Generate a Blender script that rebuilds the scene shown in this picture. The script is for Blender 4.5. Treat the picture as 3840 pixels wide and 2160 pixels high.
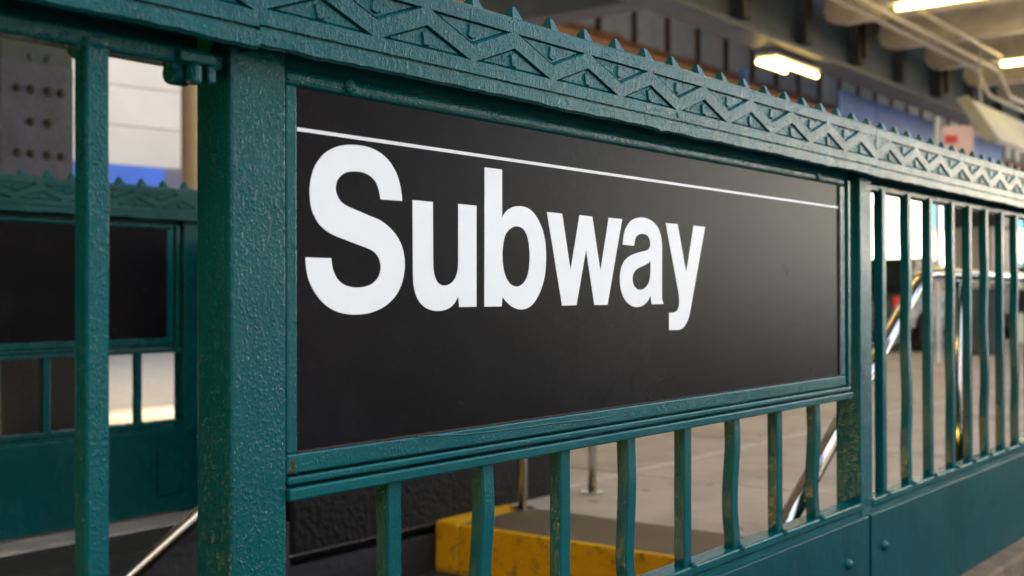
import bpy, bmesh, math, random
from mathutils import Vector, Matrix
R = math.radians
random.seed(7)
for o in list(bpy.data.objects):
    bpy.data.objects.remove(o, do_unlink=True)
SC = bpy.context.scene
COL = SC.collection

# ------------------------------------------------------------------ camera
CAM_POS = Vector((-0.8845, -0.9737, 0.86))
YAW, PITCH, ROLL = 0.6554, 0.0063, 0.003
fwd = Vector((math.cos(PITCH)*math.cos(YAW), math.cos(PITCH)*math.sin(YAW), math.sin(PITCH)))
rgt = Vector((math.sin(YAW), -math.cos(YAW), 0))
dwn = fwd.cross(rgt)
r2 = math.cos(ROLL)*rgt + math.sin(ROLL)*dwn
d2 = -math.sin(ROLL)*rgt + math.cos(ROLL)*dwn
cam = bpy.data.cameras.new('camera')
cam.sensor_width = 36.0
cam.lens = 36.0*4459/3840
cam.clip_start = 0.05
cam.clip_end = 2000
cam.dof.use_dof = True
cam.dof.focus_distance = 1.62
cam.dof.aperture_fstop = 5.0
cam_o = bpy.data.objects.new('camera', cam)
M3 = Matrix((r2, -d2, -fwd)).transposed()
cam_o.matrix_world = Matrix.Translation(CAM_POS) @ M3.to_4x4()
COL.objects.link(cam_o)
SC.camera = cam_o

# ------------------------------------------------------------------ sky, sun, exposure
SUN_EL, SUN_AZ = R(48), math.atan2(-0.35, 0.94)      # azimuth from +Y towards +X
world = bpy.data.worlds.new('World'); SC.world = world
world.use_nodes = True
wn = world.node_tree.nodes; wl_ = world.node_tree.links
wn.clear()
sky = wn.new('ShaderNodeTexSky'); sky.sky_type = 'NISHITA'; sky.sun_disc = False
sky.sun_elevation = SUN_EL; sky.sun_rotation = SUN_AZ
sky.air_density = 0.5; sky.dust_density = 9.0; sky.ozone_density = 0.0
bg = wn.new('ShaderNodeBackground'); bg.inputs['Strength'].default_value = 0.15
wo = wn.new('ShaderNodeOutputWorld')
wl_.new(sky.outputs[0], bg.inputs[0]); wl_.new(bg.outputs[0], wo.inputs[0])
sun = bpy.data.lights.new('sun', 'SUN'); sun.energy = 3.2; sun.angle = R(0.5); sun.color = (1, .95, .87)
sun_o = bpy.data.objects.new('sun', sun); COL.objects.link(sun_o)
sd = Vector((math.sin(SUN_AZ)*math.cos(SUN_EL), math.cos(SUN_AZ)*math.cos(SUN_EL), math.sin(SUN_EL)))
sun_o.rotation_euler = (-sd).to_track_quat('-Z', 'Y').to_euler()
sun_o.location = (0, 0, 30)
vs = SC.view_settings
vs.view_transform = 'Standard'; vs.look = 'None'; vs.gamma = 1; vs.use_curve_mapping = False
vs.exposure = 3.92
vs.use_white_balance = True; vs.white_balance_temperature = 7400; vs.white_balance_tint = 1
SC.cycles.use_denoising = True
SC.cycles.max_bounces = 8
SC.cycles.sample_clamp_indirect = 6

# ------------------------------------------------------------------ helpers
class MB:
    def __init__(s): s.v = []; s.f = []; s.mi = []
    def add(s, vs, fs, m=0):
        n = len(s.v); s.v += [tuple(p) for p in vs]; s.f += [tuple(i+n for i in f) for f in fs]; s.mi += [m]*len(fs); return s
    def box(s, x0, x1, y0, y1, z0, z1, m=0):
        return s.add([(x0,y0,z0),(x1,y0,z0),(x1,y1,z0),(x0,y1,z0),(x0,y0,z1),(x1,y0,z1),(x1,y1,z1),(x0,y1,z1)],
            [(3,2,1,0),(4,5,6,7),(0,1,5,4),(1,2,6,5),(2,3,7,6),(3,0,4,7)], m)
    def prism(s, poly, a0, a1, axis='x', m=0):
        """poly of 2-D points, extruded along axis. x: (y,z); y: (x,z); z: (x,y)"""
        def P(p, a): return {'x': (a, p[0], p[1]), 'y': (p[0], a, p[1]), 'z': (p[0], p[1], a)}[axis]
        n = len(poly)
        vs = [P(p, a0) for p in poly] + [P(p, a1) for p in poly]
        fs = [tuple(range(n)), tuple(range(2*n-1, n-1, -1))] + [(i, i+n, (i+1) % n+n, (i+1) % n) for i in range(n)]
        return s.add(vs, fs, m)
    def tube(s, path, r, n=12, caps=True, m=0):
        path = [Vector(p) for p in path]; rings = []
        for i, p in enumerate(path):
            t = (path[min(i+1, len(path)-1)] - path[max(i-1, 0)]).normalized()
            up = Vector((0, 0, 1)) if abs(t.z) < .95 else Vector((1, 0, 0))
            a = t.cross(up).normalized(); b = t.cross(a).normalized()
            rr = r[i] if isinstance(r, (list, tuple)) else r
            rings.append([p + a*rr*math.cos(2*math.pi*k/n) + b*rr*math.sin(2*math.pi*k/n) for k in range(n)])
        vs = [q for rg in rings for q in rg]; fs = []
        for i in range(len(rings)-1):
            for k in range(n):
                fs.append((i*n+k, i*n+(k+1) % n, (i+1)*n+(k+1) % n, (i+1)*n+k))
        if caps: fs += [tuple(range(n-1, -1, -1)), tuple((len(rings)-1)*n+k for k in range(n))]
        return s.add(vs, fs, m)
    def dome(s, c, nrm, r, h, n=10, m=0):
        c = Vector(c); nrm = Vector(nrm).normalized()
        up = Vector((0, 0, 1)) if abs(nrm.z) < .9 else Vector((1, 0, 0))
        a = nrm.cross(up).normalized(); b = nrm.cross(a)
        vs = []; 
        for (q, hh) in ((1, 0), (.92, .45), (.62, .85)):
            vs += [c + (a*math.cos(2*math.pi*k/n)+b*math.sin(2*math.pi*k/n))*r*q + nrm*h*hh for k in range(n)]
        vs.append(c + nrm*h)
        fs = [(i*n+k, i*n+(k+1) % n, (i+1)*n+(k+1) % n, (i+1)*n+k) for i in range(2) for k in range(n)]
        fs += [(2*n+k, 2*n+(k+1) % n, 3*n) for k in range(n)]
        return s.add(vs, fs, m)

def wloc(o):
    l = Vector((0, 0, 0))
    while o: l += o.location; o = o.parent
    return l
def mesh_of(name, mb, off=Vector((0, 0, 0)), smooth=False):
    me = bpy.data.meshes.new(name)
    me.from_pydata([(v[0]-off.x, v[1]-off.y, v[2]-off.z) for v in mb.v], [], mb.f)
    bm = bmesh.new(); bm.from_mesh(me); bmesh.ops.recalc_face_normals(bm, faces=bm.faces); bm.to_mesh(me); bm.free()
    for p, m in zip(me.polygons, mb.mi):
        p.material_index = m; p.use_smooth = smooth
    return me
def part(name, mb, mat, parent=None, bevel=0, smooth=False, local=False, seg=2):
    off = wloc(parent) if (parent and not local) else Vector((0, 0, 0))
    me = mesh_of(name, mb, off, smooth)
    for m in (mat if isinstance(mat, (list, tuple)) else [mat]): me.materials.append(m)
    o = bpy.data.objects.new(name, me); COL.objects.link(o)
    if parent: o.parent = parent
    if bevel:
        b = o.modifiers.new('bevel', 'BEVEL'); b.width = bevel; b.segments = seg; b.limit_method = 'ANGLE'; b.angle_limit = R(40)
    return o
def inst(name, me, parent, loc, rot=(0, 0, 0), scale=None, local=False, bevel=0):
    """one more object that shares mesh data; loc in world coordinates"""
    o = bpy.data.objects.new(name, me); COL.objects.link(o)
    if parent:
        o.parent = parent
        o.location = Vector(loc) - (Vector((0, 0, 0)) if local else wloc(parent))
    else: o.location = loc
    o.rotation_euler = rot
    if scale: o.scale = scale
    if bevel:
        b = o.modifiers.new('bevel', 'BEVEL'); b.width = bevel; b.segments = 2; b.limit_method = 'ANGLE'
    return o
def tag(o, label=None, cat=None, group=None, kind=None):
    if label: o['label'] = label
    if cat: o['category'] = cat
    if group: o['group'] = group
    if kind: o['kind'] = kind
    return o
def thing(name, loc, label, cat, group=None, rz=0):
    o = bpy.data.objects.new(name, None); COL.objects.link(o)
    o.empty_display_size = .1
    o.location = loc; o.rotation_euler = (0, 0, rz)
    return tag(o, label, cat, group)

# ------------------------------------------------------------------ materials
def new_mat(name):
    m = bpy.data.materials.new(name); m.use_nodes = True
    nt = m.node_tree; return m, nt, nt.nodes['Principled BSDF']
def N(nt, t, **kw):
    n = nt.nodes.new(t)
    for k, v in kw.items(): setattr(n, k, v)
    return n
def coords(nt, rand=True, scale=(1, 1, 1)):
    tc = N(nt, 'ShaderNodeTexCoord'); mp = N(nt, 'ShaderNodeMapping')
    mp.inputs['Scale'].default_value = scale
    if rand:
        oi = N(nt, 'ShaderNodeObjectInfo'); mu = N(nt, 'ShaderNodeMath', operation='MULTIPLY'); mu.inputs[1].default_value = 13.7
        nt.links.new(oi.outputs['Random'], mu.inputs[0])
        ad = N(nt, 'ShaderNodeVectorMath', operation='ADD')
        nt.links.new(tc.outputs['Object'], ad.inputs[0]); nt.links.new(mu.outputs[0], ad.inputs[1])
        nt.links.new(ad.outputs[0], mp.inputs['Vector'])
    else: nt.links.new(tc.outputs['Object'], mp.inputs['Vector'])
    return mp.outputs[0]
def noise(nt, vec, scale, detail=3, rough=.55):
    n = N(nt, 'ShaderNodeTexNoise'); n.inputs['Scale'].default_value = scale
    n.inputs['Detail'].default_value = detail; n.inputs['Roughness'].default_value = rough
    nt.links.new(vec, n.inputs['Vector']); return n.outputs[0]
def ramp(nt, fac, *stops):
    r = N(nt, 'ShaderNodeValToRGB'); e = r.color_ramp.elements
    while len(e) < len(stops): e.new(.5)
    for el, (p, c) in zip(e, stops):
        el.position = p; el.color = (c if hasattr(c, '__len__') else (c, c, c)) + (() if hasattr(c, '__len__') and len(c) == 4 else (1,)) if hasattr(c, '__len__') else (c, c, c, 1)
    nt.links.new(fac, r.inputs[0]); return r.outputs[0]
def math_(nt, op, a, b=None, c=None):
    n = N(nt, 'ShaderNodeMath', operation=op)
    for i, v in enumerate((a, b, c)):
        if v is None: continue
        if isinstance(v, (int, float)): n.inputs[i].default_value = v
        else: nt.links.new(v, n.inputs[i])
    return n.outputs[0]
def mixc(nt, fac, a, b):
    n = N(nt, 'ShaderNodeMix', data_type='RGBA')
    for s, v in ((0, fac), (6, a), (7, b)):
        if isinstance(v, (int, float)): n.inputs[s].default_value = v
        elif isinstance(v, tuple): n.inputs[s].default_value = v if len(v) == 4 else v+(1,)
        else: nt.links.new(v, n.inputs[s])
    return n.outputs[2]
def bump(nt, bsdf, h, dist, strength=1.0):
    b = N(nt, 'ShaderNodeBump'); b.inputs['Strength'].default_value = strength; b.inputs['Distance'].default_value = dist
    nt.links.new(h, b.inputs['Height']); nt.links.new(b.outputs[0], bsdf.inputs['Normal'])
def simple(name, col, rough=.6, var=.15, scale=6, metal=0, bscale=0, bdist=.002, spec=.5, rvar=0.0):
    """base colour with a soft two-tone variation and optional fine relief"""
    m, nt, b = new_mat(name); v = coords(nt)
    n = noise(nt, v, scale, 5)
    nt.links.new(mixc(nt, ramp(nt, n, (.3, 0), (.7, 1)), tuple(c*(1-var) for c in col), tuple(min(1, c*(1+var)) for c in col)), b.inputs['Base Color'])
    b.inputs['Roughness'].default_value = rough; b.inputs['Metallic'].default_value = metal
    b.inputs['Specular IOR Level'].default_value = spec
    if rvar:
        n3 = noise(nt, v, scale*2.3, 4)
        nt.links.new(math_(nt, 'MULTIPLY_ADD', n3, rvar*2, rough-rvar), b.inputs['Roughness'])
    if bscale: bump(nt, b, noise(nt, v, bscale, 3), bdist)
    return m
def emit(name, col, s):
    m, nt, b = new_mat(name)
    b.inputs['Base Color'].default_value = (.8, .8, .8, 1)
    b.inputs['Emission Color'].default_value = col+(1,); b.inputs['Emission Strength'].default_value = s
    return m

def paint_mat(name, col, fine=.0013, drip=.0008, rough=.06, scale=300, wear=0.0):
    """thick, many times repainted gloss paint: orange peel, runs and a few chips"""
    m, nt, b = new_mat(name)
    v = coords(nt, scale=(1, 1, .72)); vd = coords(nt, scale=(1, 1, .28))
    n1 = noise(nt, v, scale, 2.5, .5); n2 = noise(nt, vd, scale*.55, 2, .5); n3 = noise(nt, v, 14, 3)
    n4 = noise(nt, v, scale*2.6, 1, .5)
    vo = N(nt, 'ShaderNodeTexVoronoi', feature='SMOOTH_F1'); vo.inputs['Scale'].default_value = scale*1.05; vo.inputs['Smoothness'].default_value = .55
    wob = N(nt, 'ShaderNodeVectorMath', operation='MULTIPLY_ADD'); wob.inputs[1].default_value = (.004, .004, .004)
    nc = N(nt, 'ShaderNodeTexNoise'); nc.inputs['Scale'].default_value = scale*.7; nt.links.new(v, nc.inputs['Vector'])
    nt.links.new(nc.outputs[1], wob.inputs[0]); nt.links.new(v, wob.inputs[2]); nt.links.new(wob.outputs[0], vo.inputs['Vector'])
    cell = math_(nt, 'MULTIPLY', ramp(nt, vo.outputs['Distance'], (.05, 1), (.55, 0)), ramp(nt, n1, (.41, 0), (.57, 1)))
    blob = cell; run = ramp(nt, n2, (.56, 0), (.78, 1))
    amt = ramp(nt, n3, (.35, .45), (.65, 1.0))
    h = math_(nt, 'ADD', math_(nt, 'MULTIPLY', blob, fine), math_(nt, 'MULTIPLY', run, drip))
    h = math_(nt, 'ADD', math_(nt, 'MULTIPLY', h, amt), math_(nt, 'MULTIPLY', n4, fine*.18))
    h = math_(nt, 'ADD', h, math_(nt, 'MULTIPLY', noise(nt, v, 17, 3), .0022))
    bump(nt, b, h, 1.0)
    n5 = noise(nt, v, 5, 4)
    base = mixc(nt, ramp(nt, n5, (.35, 0), (.65, 1)), tuple(c*.9 for c in col), tuple(c*1.12 for c in col))
    if wear:
        n6 = noise(nt, v, 38, 6, .7)
        base = mixc(nt, ramp(nt, n6, (.70-wear, 0), (.73-wear, 1)), base, (.06, .028, .012))
    nt.links.new(base, b.inputs['Base Color'])
    nt.links.new(math_(nt, 'MULTIPLY_ADD', ramp(nt, noise(nt, v, 11, 5, .65), (.4, 0), (.7, 1)), .14, rough), b.inputs['Roughness'])
    b.inputs['Specular IOR Level'].default_value = .2
    return m
GREEN = (.0, .080, .086)
M_PAINT = paint_mat('green_gloss_paint', GREEN, wear=.0)
M_PAINT_FLAT = paint_mat('green_gloss_paint_flat', GREEN, fine=.0005, drip=.0003, rough=.12)
M_PAINT_OLD = paint_mat('green_gloss_paint_worn', GREEN, fine=.0006, drip=.0003, rough=.14, wear=.05)
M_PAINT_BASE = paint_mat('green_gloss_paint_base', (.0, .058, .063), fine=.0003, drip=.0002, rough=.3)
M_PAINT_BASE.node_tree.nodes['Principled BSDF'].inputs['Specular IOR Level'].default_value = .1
M_PAINT_FAR = paint_mat('green_gloss_paint_far', (.0, .060, .060), fine=.0006, drip=.0005, rough=.22, scale=160)
# sign face: black sheet with dust and fine scratches
def sign_mat():
    m, nt, b = new_mat('black_sign_face'); v = coords(nt)
    base = mixc(nt, ramp(nt, noise(nt, v, 3, 4), (.3, 0), (.7, 1)), (.0042, .0040, .0054), (.006, .0057, .0072))
    dust = ramp(nt, noise(nt, v, 420, 2, .6), (.69, 0), (.78, 1))
    base = mixc(nt, math_(nt, 'MULTIPLY', dust, .6), base, (.16, .14, .14))
    smear = ramp(nt, noise(nt, v, 2.6, 7, .72), (.5, 0), (.78, 1))
    base = mixc(nt, math_(nt, 'MULTIPLY', smear, .10), base, (.10, .09, .09))
    vs2 = coords(nt, scale=(2.2, 1, 60)); scr = ramp(nt, noise(nt, vs2, 6, 3, .6), (.74, 0), (.77, 1))
    base = mixc(nt, math_(nt, 'MULTIPLY', scr, .06), base, (.2, .18, .18))
    nt.links.new(base, b.inputs['Base Color'])
    nt.links.new(math_(nt, 'MULTIPLY_ADD', noise(nt, v, 9, 4), .035, .25), b.inputs['Roughness'])
    b.inputs['Specular IOR Level'].default_value = .062
    bump(nt, b, noise(nt, v, 900, 2), .00006)
    return m
M_SIGN = sign_mat()
def letter_mat():
    m, nt, b = new_mat('white_vinyl'); v = coords(nt, rand=False)
    sp = ramp(nt, noise(nt, v, 330, 2, .6), (.74, 0), (.8, 1))
    base = mixc(nt, math_(nt, 'MULTIPLY', sp, .35), mixc(nt, noise(nt, v, 8, 3), (.80, .81, .79), (.86, .87, .86)), (.4, .36, .3))
    nt.links.new(base, b.inputs['Base Color']); b.inputs['Roughness'].default_value = .45
    return m
M_WHITE = letter_mat()
M_STEEL = simple('brushed_steel', (.55, .53, .50), .15, .06, 30, metal=1, rvar=.06)
M_CONC = simple('old_concrete', (.26, .24, .215), .85, .3, 9, bscale=60, bdist=.004)
M_CONC_BROWN = simple('brown_concrete', (.14, .095, .055), .85, .35, 14, bscale=70, bdist=.004)
M_ASPH = simple('asphalt', (.035, .034, .036), .85, .35, 25, bscale=180, bdist=.006)
M_ROAD = simple('road_asphalt', (.085, .082, .083), .9, .25, 5, bscale=120, bdist=.004)
M_JOINT = simple('pale_mortar', (.62, .56, .5), .9, .15, 12)
def slab_mat():
    m, nt, b = new_mat('sidewalk_concrete'); v = coords(nt)
    c = (.42, .355, .29)
    base = mixc(nt, ramp(nt, noise(nt, v, 2.4, 6, .6), (.3, 0), (.7, 1)), tuple(q*.8 for q in c), tuple(q*1.14 for q in c))
    base = mixc(nt, math_(nt, 'MULTIPLY', ramp(nt, noise(nt, v, 1.1, 5, .7), (.52, 0), (.72, 1)), .45), base, (.15, .12, .095))
    vo = N(nt, 'ShaderNodeTexVoronoi'); vo.inputs['Scale'].default_value = 5.5; nt.links.new(v, vo.inputs['Vector'])
    gum = math_(nt, 'MULTIPLY', ramp(nt, vo.outputs['Distance'], (.10, 1), (.16, 0)), ramp(nt, noise(nt, v, 3.1, 1), (.5, 0), (.53, .75)))
    base = mixc(nt, gum, base, (.06, .052, .048))
    nt.links.new(base, b.inputs['Base Color']); b.inputs['Roughness'].default_value = .8
    bump(nt, b, noise(nt, v, 90, 3), .002); return m
M_SLAB = slab_mat()
def yel_mat():
    m, nt, b = new_mat('yellow_safety_paint'); v = coords(nt)
    base = mixc(nt, noise(nt, v, 9, 5), (.62, .31, .008), (.80, .43, .012))
    base = mixc(nt, ramp(nt, noise(nt, v, 21, 7, .7), (.54, 0), (.66, .85)), base, (.13, .085, .04))
    nt.links.new(base, b.inputs['Base Color']); b.inputs['Roughness'].default_value = .5
    bump(nt, b, noise(nt, v, 90, 4), .003); return m
M_YEL = yel_mat()
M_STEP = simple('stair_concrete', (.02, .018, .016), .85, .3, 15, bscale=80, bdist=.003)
M_TREAD = None
def tread_mat():
    m, nt, b = new_mat('brown_tread_plate'); v = coords(nt, rand=False)
    w1 = N(nt, 'ShaderNodeTexWave'); w1.inputs['Scale'].default_value = 14; w1.bands_direction = 'DIAGONAL'; nt.links.new(v, w1.inputs['Vector'])
    bump(nt, b, w1.outputs[1], .004)
    nt.links.new(mixc(nt, noise(nt, v, 9, 4), (.075, .05, .03), (.14, .1, .065)), b.inputs['Base Color'])
    b.inputs['Roughness'].default_value = .55; return m
M_TREAD = tread_mat()
def grain_mat(name, col, rough=.5, sc=85):
    m, nt, b = new_mat(name); v = coords(nt)
    n = noise(nt, v, sc, 4, .65); n2 = noise(nt, v, 7, 4)
    nt.links.new(mixc(nt, ramp(nt, math_(nt, 'ADD', math_(nt, 'MULTIPLY', n, .6), math_(nt, 'MULTIPLY', n2, .4)), (.35, 0), (.65, 1)), tuple(c*.6 for c in col), tuple(c*1.45 for c in col)), b.inputs['Base Color'])
    b.inputs['Roughness'].default_value = rough
    bump(nt, b, n, .008); b.inputs['Specular IOR Level'].default_value = .3 if col[0] > .02 else .14; return m
M_GRAIN = grain_mat('black_textured_coat', (.066, .074, .105))
M_GRAIN_DARK = grain_mat('black_stone', (.0024, .0022, .003), .5, 45)
M_COLGREEN = simple('column_green', (.025, .045, .04), .55, .25, 8, bscale=60, bdist=.002)
M_RUST = simple('rusted_rivet', (.014, .008, .006), .7, .4, 60)
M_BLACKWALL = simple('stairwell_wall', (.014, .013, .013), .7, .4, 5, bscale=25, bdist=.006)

# ------------------------------------------------------------------ ground
HX0, HX1, HY0, HY1 = -3.4, 2.55, 0.10, 2.02      # stair opening
def sheet(name, rects, z, mat, kind='structure', label=None, t=None):
    mb = MB()
    for (a, b_, c, d) in rects:
        if t: mb.box(a, b_, c, d, z-t, z)
        else: mb.add([(a, c, z), (b_, c, z), (b_, d, z), (a, d, z)], [(0, 1, 2, 3)])
    o = part(name, mb, mat); tag(o, label, None, None, kind); return o
sheet('ground', [(-400, HX0, -400, 400), (HX1, 400, -400, 400), (HX0, HX1, -400, HY0), (HX0, HX1, HY1, 400)], -.05, M_ASPH)
sheet('road', [(-200, 200, 6.85, 14.6)], -.02, M_ROAD)
sheet('front_pavement', [(-200, 200, -9, -.07)], 0, M_ASPH)
walk = sheet('sidewalk', [(-60, HX0, .12, 6.7), (HX1, 60, -.068, 6.7), (HX0, HX1, HY1, 6.7)], -.005, M_JOINT)
sheet('far_sidewalk', [(-60, 60, 14.75, 30)], .10, M_SLAB)
def kerb(name, x0, x1, y0, y1, z1):
    o = part(name, MB().box(x0, x1, y0, y1, -.1, z1), M_CONC, bevel=.01); tag(o, None, None, None, 'structure'); return o
kerb('kerb', -60, 60, 6.7, 6.85, .004)
kerb('kerb', -60, 60, 14.6, 14.75, .112)
slab_meshes = {}
def slab(x0, x1, y0, y1):
    g = .017
    w, d = round(x1-x0-2*g, 3), round(y1-y0-2*g, 3)
    if (w, d) not in slab_meshes:
        me = mesh_of('paving_slab', MB().box(0, w, 0, d, -.03, 0)); me.materials.append(M_SLAB); slab_meshes[(w, d)] = me
    inst('paving_slab', slab_meshes[(w, d)], walk, (x0+g, y0+g, random.uniform(-.0015, .0015)))
xs = [2.97] + [4.0+1.52*i for i in range(18)]
ys = [-.068+.0, .58, 2.1, 3.62, 5.14, 6.69]
for i in range(len(xs)-1):
    for j in range(len(ys)-1): slab(xs[i], xs[i+1], ys[j], ys[j+1])
for i in range(4):
    for j in (3, 4): slab(-2.6+1.39*i, -2.6+1.39*(i+1), ys[j], ys[j+1])

# road paint
#mk = part('road_line', MB().box(-60, 60, 10.6, 10.72, -.03, -.016), simple('road_paint', (.7, .68, .6), .7, .2, 5)); tag(mk, None, None, None, 'structure')

# ------------------------------------------------------------------ stairs going down
st = thing('staircase', (HX1, 1.06, -.2), 'dark concrete stairs going down behind the railing, yellow edge on the top riser', 'stairs')
part('landing_plate', MB().box(HX1+.002, 2.96, HY0+.01, 1.9, -.04, .004), M_TREAD, st)
part('yellow_edge', MB().box(HX1-.004, 2.96, 1.902, HY1-.004, -.2, .006), M_YEL, st)
part('riser', MB().box(HX1-.03, HX1, HY0+.003, 1.9, -.2, .004), M_YEL, st, bevel=.006)
part('riser_end', MB().box(HX1-.03, HX1-.005, 1.903, HY1-.003, -.2, .007), M_YEL, st, bevel=.01)
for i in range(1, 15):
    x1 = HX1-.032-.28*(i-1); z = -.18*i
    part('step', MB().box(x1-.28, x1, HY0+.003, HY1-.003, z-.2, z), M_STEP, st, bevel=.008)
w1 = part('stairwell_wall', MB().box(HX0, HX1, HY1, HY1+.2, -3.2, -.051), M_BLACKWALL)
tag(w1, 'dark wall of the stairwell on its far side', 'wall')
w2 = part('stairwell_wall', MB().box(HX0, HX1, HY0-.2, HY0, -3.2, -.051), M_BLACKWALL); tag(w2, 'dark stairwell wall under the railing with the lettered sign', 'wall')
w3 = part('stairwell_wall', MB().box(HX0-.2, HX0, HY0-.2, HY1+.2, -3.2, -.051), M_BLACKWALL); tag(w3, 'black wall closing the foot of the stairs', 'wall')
c1 = part('concrete_plinth', MB().box(-3.4, 1.79, HY1+.26, 2.68, -.03, .118), M_CONC, bevel=.015); tag(c1, 'grey concrete plinth under the railing across the stairs', 'plinth')
c2 = part('concrete_plinth', MB().box(-3.4, 3.45, -.066, HY0-.004, -.03, .125), M_CONC_BROWN, bevel=.008); tag(c2, 'brown concrete plinth under the railing with the lettered sign', 'plinth')
c3 = part('stairwell_ledge', MB().box(-3.4, 1.795, HY1, HY1+.258, -.05, .112), M_BLACKWALL); c3.location.x = 0; tag(c3, 'dark ledge along the far edge of the stairwell', 'ledge')  # black slab added so the plinth front reads as dark as the stairwell
pier = thing('stone_pier', (2.85, 2.3, 0), 'black rough stone pier behind the yellow stair edge', 'pier')
part('shaft', MB().box(1.8, 3.33, HY1+.003, 2.41, -.03, 1.0), M_GRAIN_DARK, pier, bevel=.02)
part('cap', MB().box(1.79, 3.35, HY1+.0, 2.425, 1.0, 1.06), M_GRAIN_DARK, pier, bevel=.01)

# ------------------------------------------------------------------ the railings
PER = .172
def cap_mesh(x0, nper, ph):
    """cast rail: band, zigzag of sunk triangles with small bosses, groove and a dripping lip. Front at y=-.03"""
    mb = MB(); yF, dep = -.030, .0034
    x1 = x0+nper*PER
    zt, za, zi, zb, g = 1.2035, 1.1835, 1.1735, 1.1545, .0055
    zg1, zg0, zl, ztop = 1.1385, 1.1350, 1.1150, 1.2250
    yb = .075
    # top, back, underside
    ch = .006
    arcp = [(yF+ch-ch*math.cos(a), ztop-ch+ch*math.sin(a)) for a in (0, R(22), R(45), R(68), R(90))]
    vs_ = [(x, y, z) for (y, z) in arcp for x in (x0, x1)]
    mb.add(vs_, [(2*i, 2*i+1, 2*i+3, 2*i+2) for i in range(4)])
    mb.add([(x1,yF+ch,ztop),(x0,yF+ch,ztop),(x1,yb,ztop),(x0,yb,ztop),(x1,yb,zl+.004),(x0,yb,zl+.004)], [(1,0,2,3),(3,2,4,5)])
    mb.add([(x0,yF,ztop-ch),(x1,yF,ztop-ch),(x1,yF,zt),(x0,yF,zt)], [(0,1,2,3)])
    mb.add([(x0,yF,zb),(x1,yF,zb),(x1,yF,zg1),(x0,yF,zg1)], [(0,1,2,3)])
    # groove
    gd = .004
    mb.add([(x0,yF,zg1),(x1,yF,zg1),(x1,yF+gd,zg1-.0006),(x0,yF+gd,zg1-.0006),(x1,yF+gd,zg0),(x0,yF+gd,zg0),(x1,yF-.0015,zg0-.0008),(x0,yF-.0015,zg0-.0008)],
           [(0,1,2,3),(3,2,4,5),(5,4,6,7)])
    # lip with an uneven, dripping lower edge
    n = int((x1-x0)/.009); rnd = random.Random(int(x0*1000)+5)
    row = [(x0+(x1-x0)*i/n) for i in range(n+1)]
    dz = 0; dzs = []
    for i in range(n+1):
        dz = .8*dz + rnd.uniform(-.0009, .0009) - (.0022 if rnd.random() < .012 else 0); dzs.append(dz)
    vs = [(x, yF-.0015, zg0-.0008) for x in row] + [(x, yF-.0015, zl+.003+d) for x, d in zip(row, dzs)] + [(x, yF+.003, zl+d) for x, d in zip(row, dzs)] + [(x, yF+.0085, zl+.002) for x in row] + [(x, yF+.0085, 1.192) for x in row] + [(x, yb-.006, 1.192) for x in row] + [(x, yb-.006, zl+.004) for x in row] + [(x, yb, zl+.004) for x in row]
    k = n+1
    fs = [(a*k+i, a*k+i+1, (a+1)*k+i+1, (a+1)*k+i) for a in range(7) for i in range(n)]
    mb.add(vs, fs)
    # zigzag: valleys at x0 + m*PER, peaks halfway
    def tri(pts, insets):
        # pts: three corners (x,z) ; insets: how far each edge slopes inwards
        P = [Vector(p) for p in pts]; c = (P[0]+P[1]+P[2])/3
        lines = []
        for i in range(3):
            a, b_ = P[i], P[(i+1) % 3]; d = (b_-a).normalized(); nn = Vector((-d.y, d.x))
            if (c-a).dot(nn) < 0: nn = -nn
            lines.append((a+nn*insets[i], d))
        Q = []
        for i in range(3):
            (p, d), (q, e) = lines[i-1], lines[i]
            den = d.x*e.y-d.y*e.x; t = ((q.x-p.x)*e.y-(q.y-p.y)*e.x)/den; Q.append(p+d*t)
        c2_ = (Q[0]+Q[1]+Q[2])/3; S_ = [q+(c2_-q)*.09 for q in Q]
        mb.add([(p.x, yF, p.y) for p in P]+[(q.x, yF+dep+.0016, q.y) for q in Q]+[(q.x, yF+dep, q.y) for q in S_],
            [(0,1,4,3),(1,2,5,4),(2,0,3,5),(3,4,7,6),(4,5,8,7),(5,3,6,8),(6,7,8)])
    def boss(cx, cz, flip):
        s = -1 if flip else 1
        pl = [(-.0085,.0075),(0,.0105),(.0085,.0075),(.0055,-.0085),(-.0055,-.0085)]
        pl = [(cx+a, cz+s*b_) for a, b_ in pl]; f0, f1 = yF+dep+.0002, yF+.0006
        vs = [(a, f0, b_) for a, b_ in pl] + [(cx+(a-cx)*.82, f1, cz+(b_-cz)*.82) for a, b_ in pl]
        mb.add(vs, [(5,6,7,8,9)]+[(i, (i+1) % 5, (i+1) % 5+5, i+5) for i in range(5)])
    for m in range(nper):
        a = x0+m*PER; p = a+PER/2; b_ = a+PER
        # ribbon of the zigzag
        mb.add([(a,yF,zi),(p-g,yF,zt),(p,yF,zt),(p,yF,za),(a+g,yF,zb),(a,yF,zb)], [(0,1,2,3,4,5)])
        mb.add([(b_,yF,zi),(p+g,yF,zt),(p,yF,zt),(p,yF,za),(b_-g,yF,zb),(b_,yF,zb)], [(5,4,3,2,1,0)])
        tri([(a+g,zb),(b_-g,zb),(p,za)], (.0034,.0012,.0012))
        boss(p, zb+.0125, False)
        if m > 0:
            tri([(a-PER/2+g,zt),(a,zi),(a+PER/2-g,zt)], (.0028,.0028,.0012)); boss(a, zt-.0125, True)
    # half triangles at both ends, left flush
    mb.add([(x0,yF+.001,zi),(x0,yF+.001,zt),(x0+PER/2-g,yF+.001,zt)], [(0,1,2)])
    mb.add([(x1,yF+.001,zi),(x1,yF+.001,zt),(x1-PER/2+g,yF+.001,zt)], [(0,1,2)])
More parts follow.
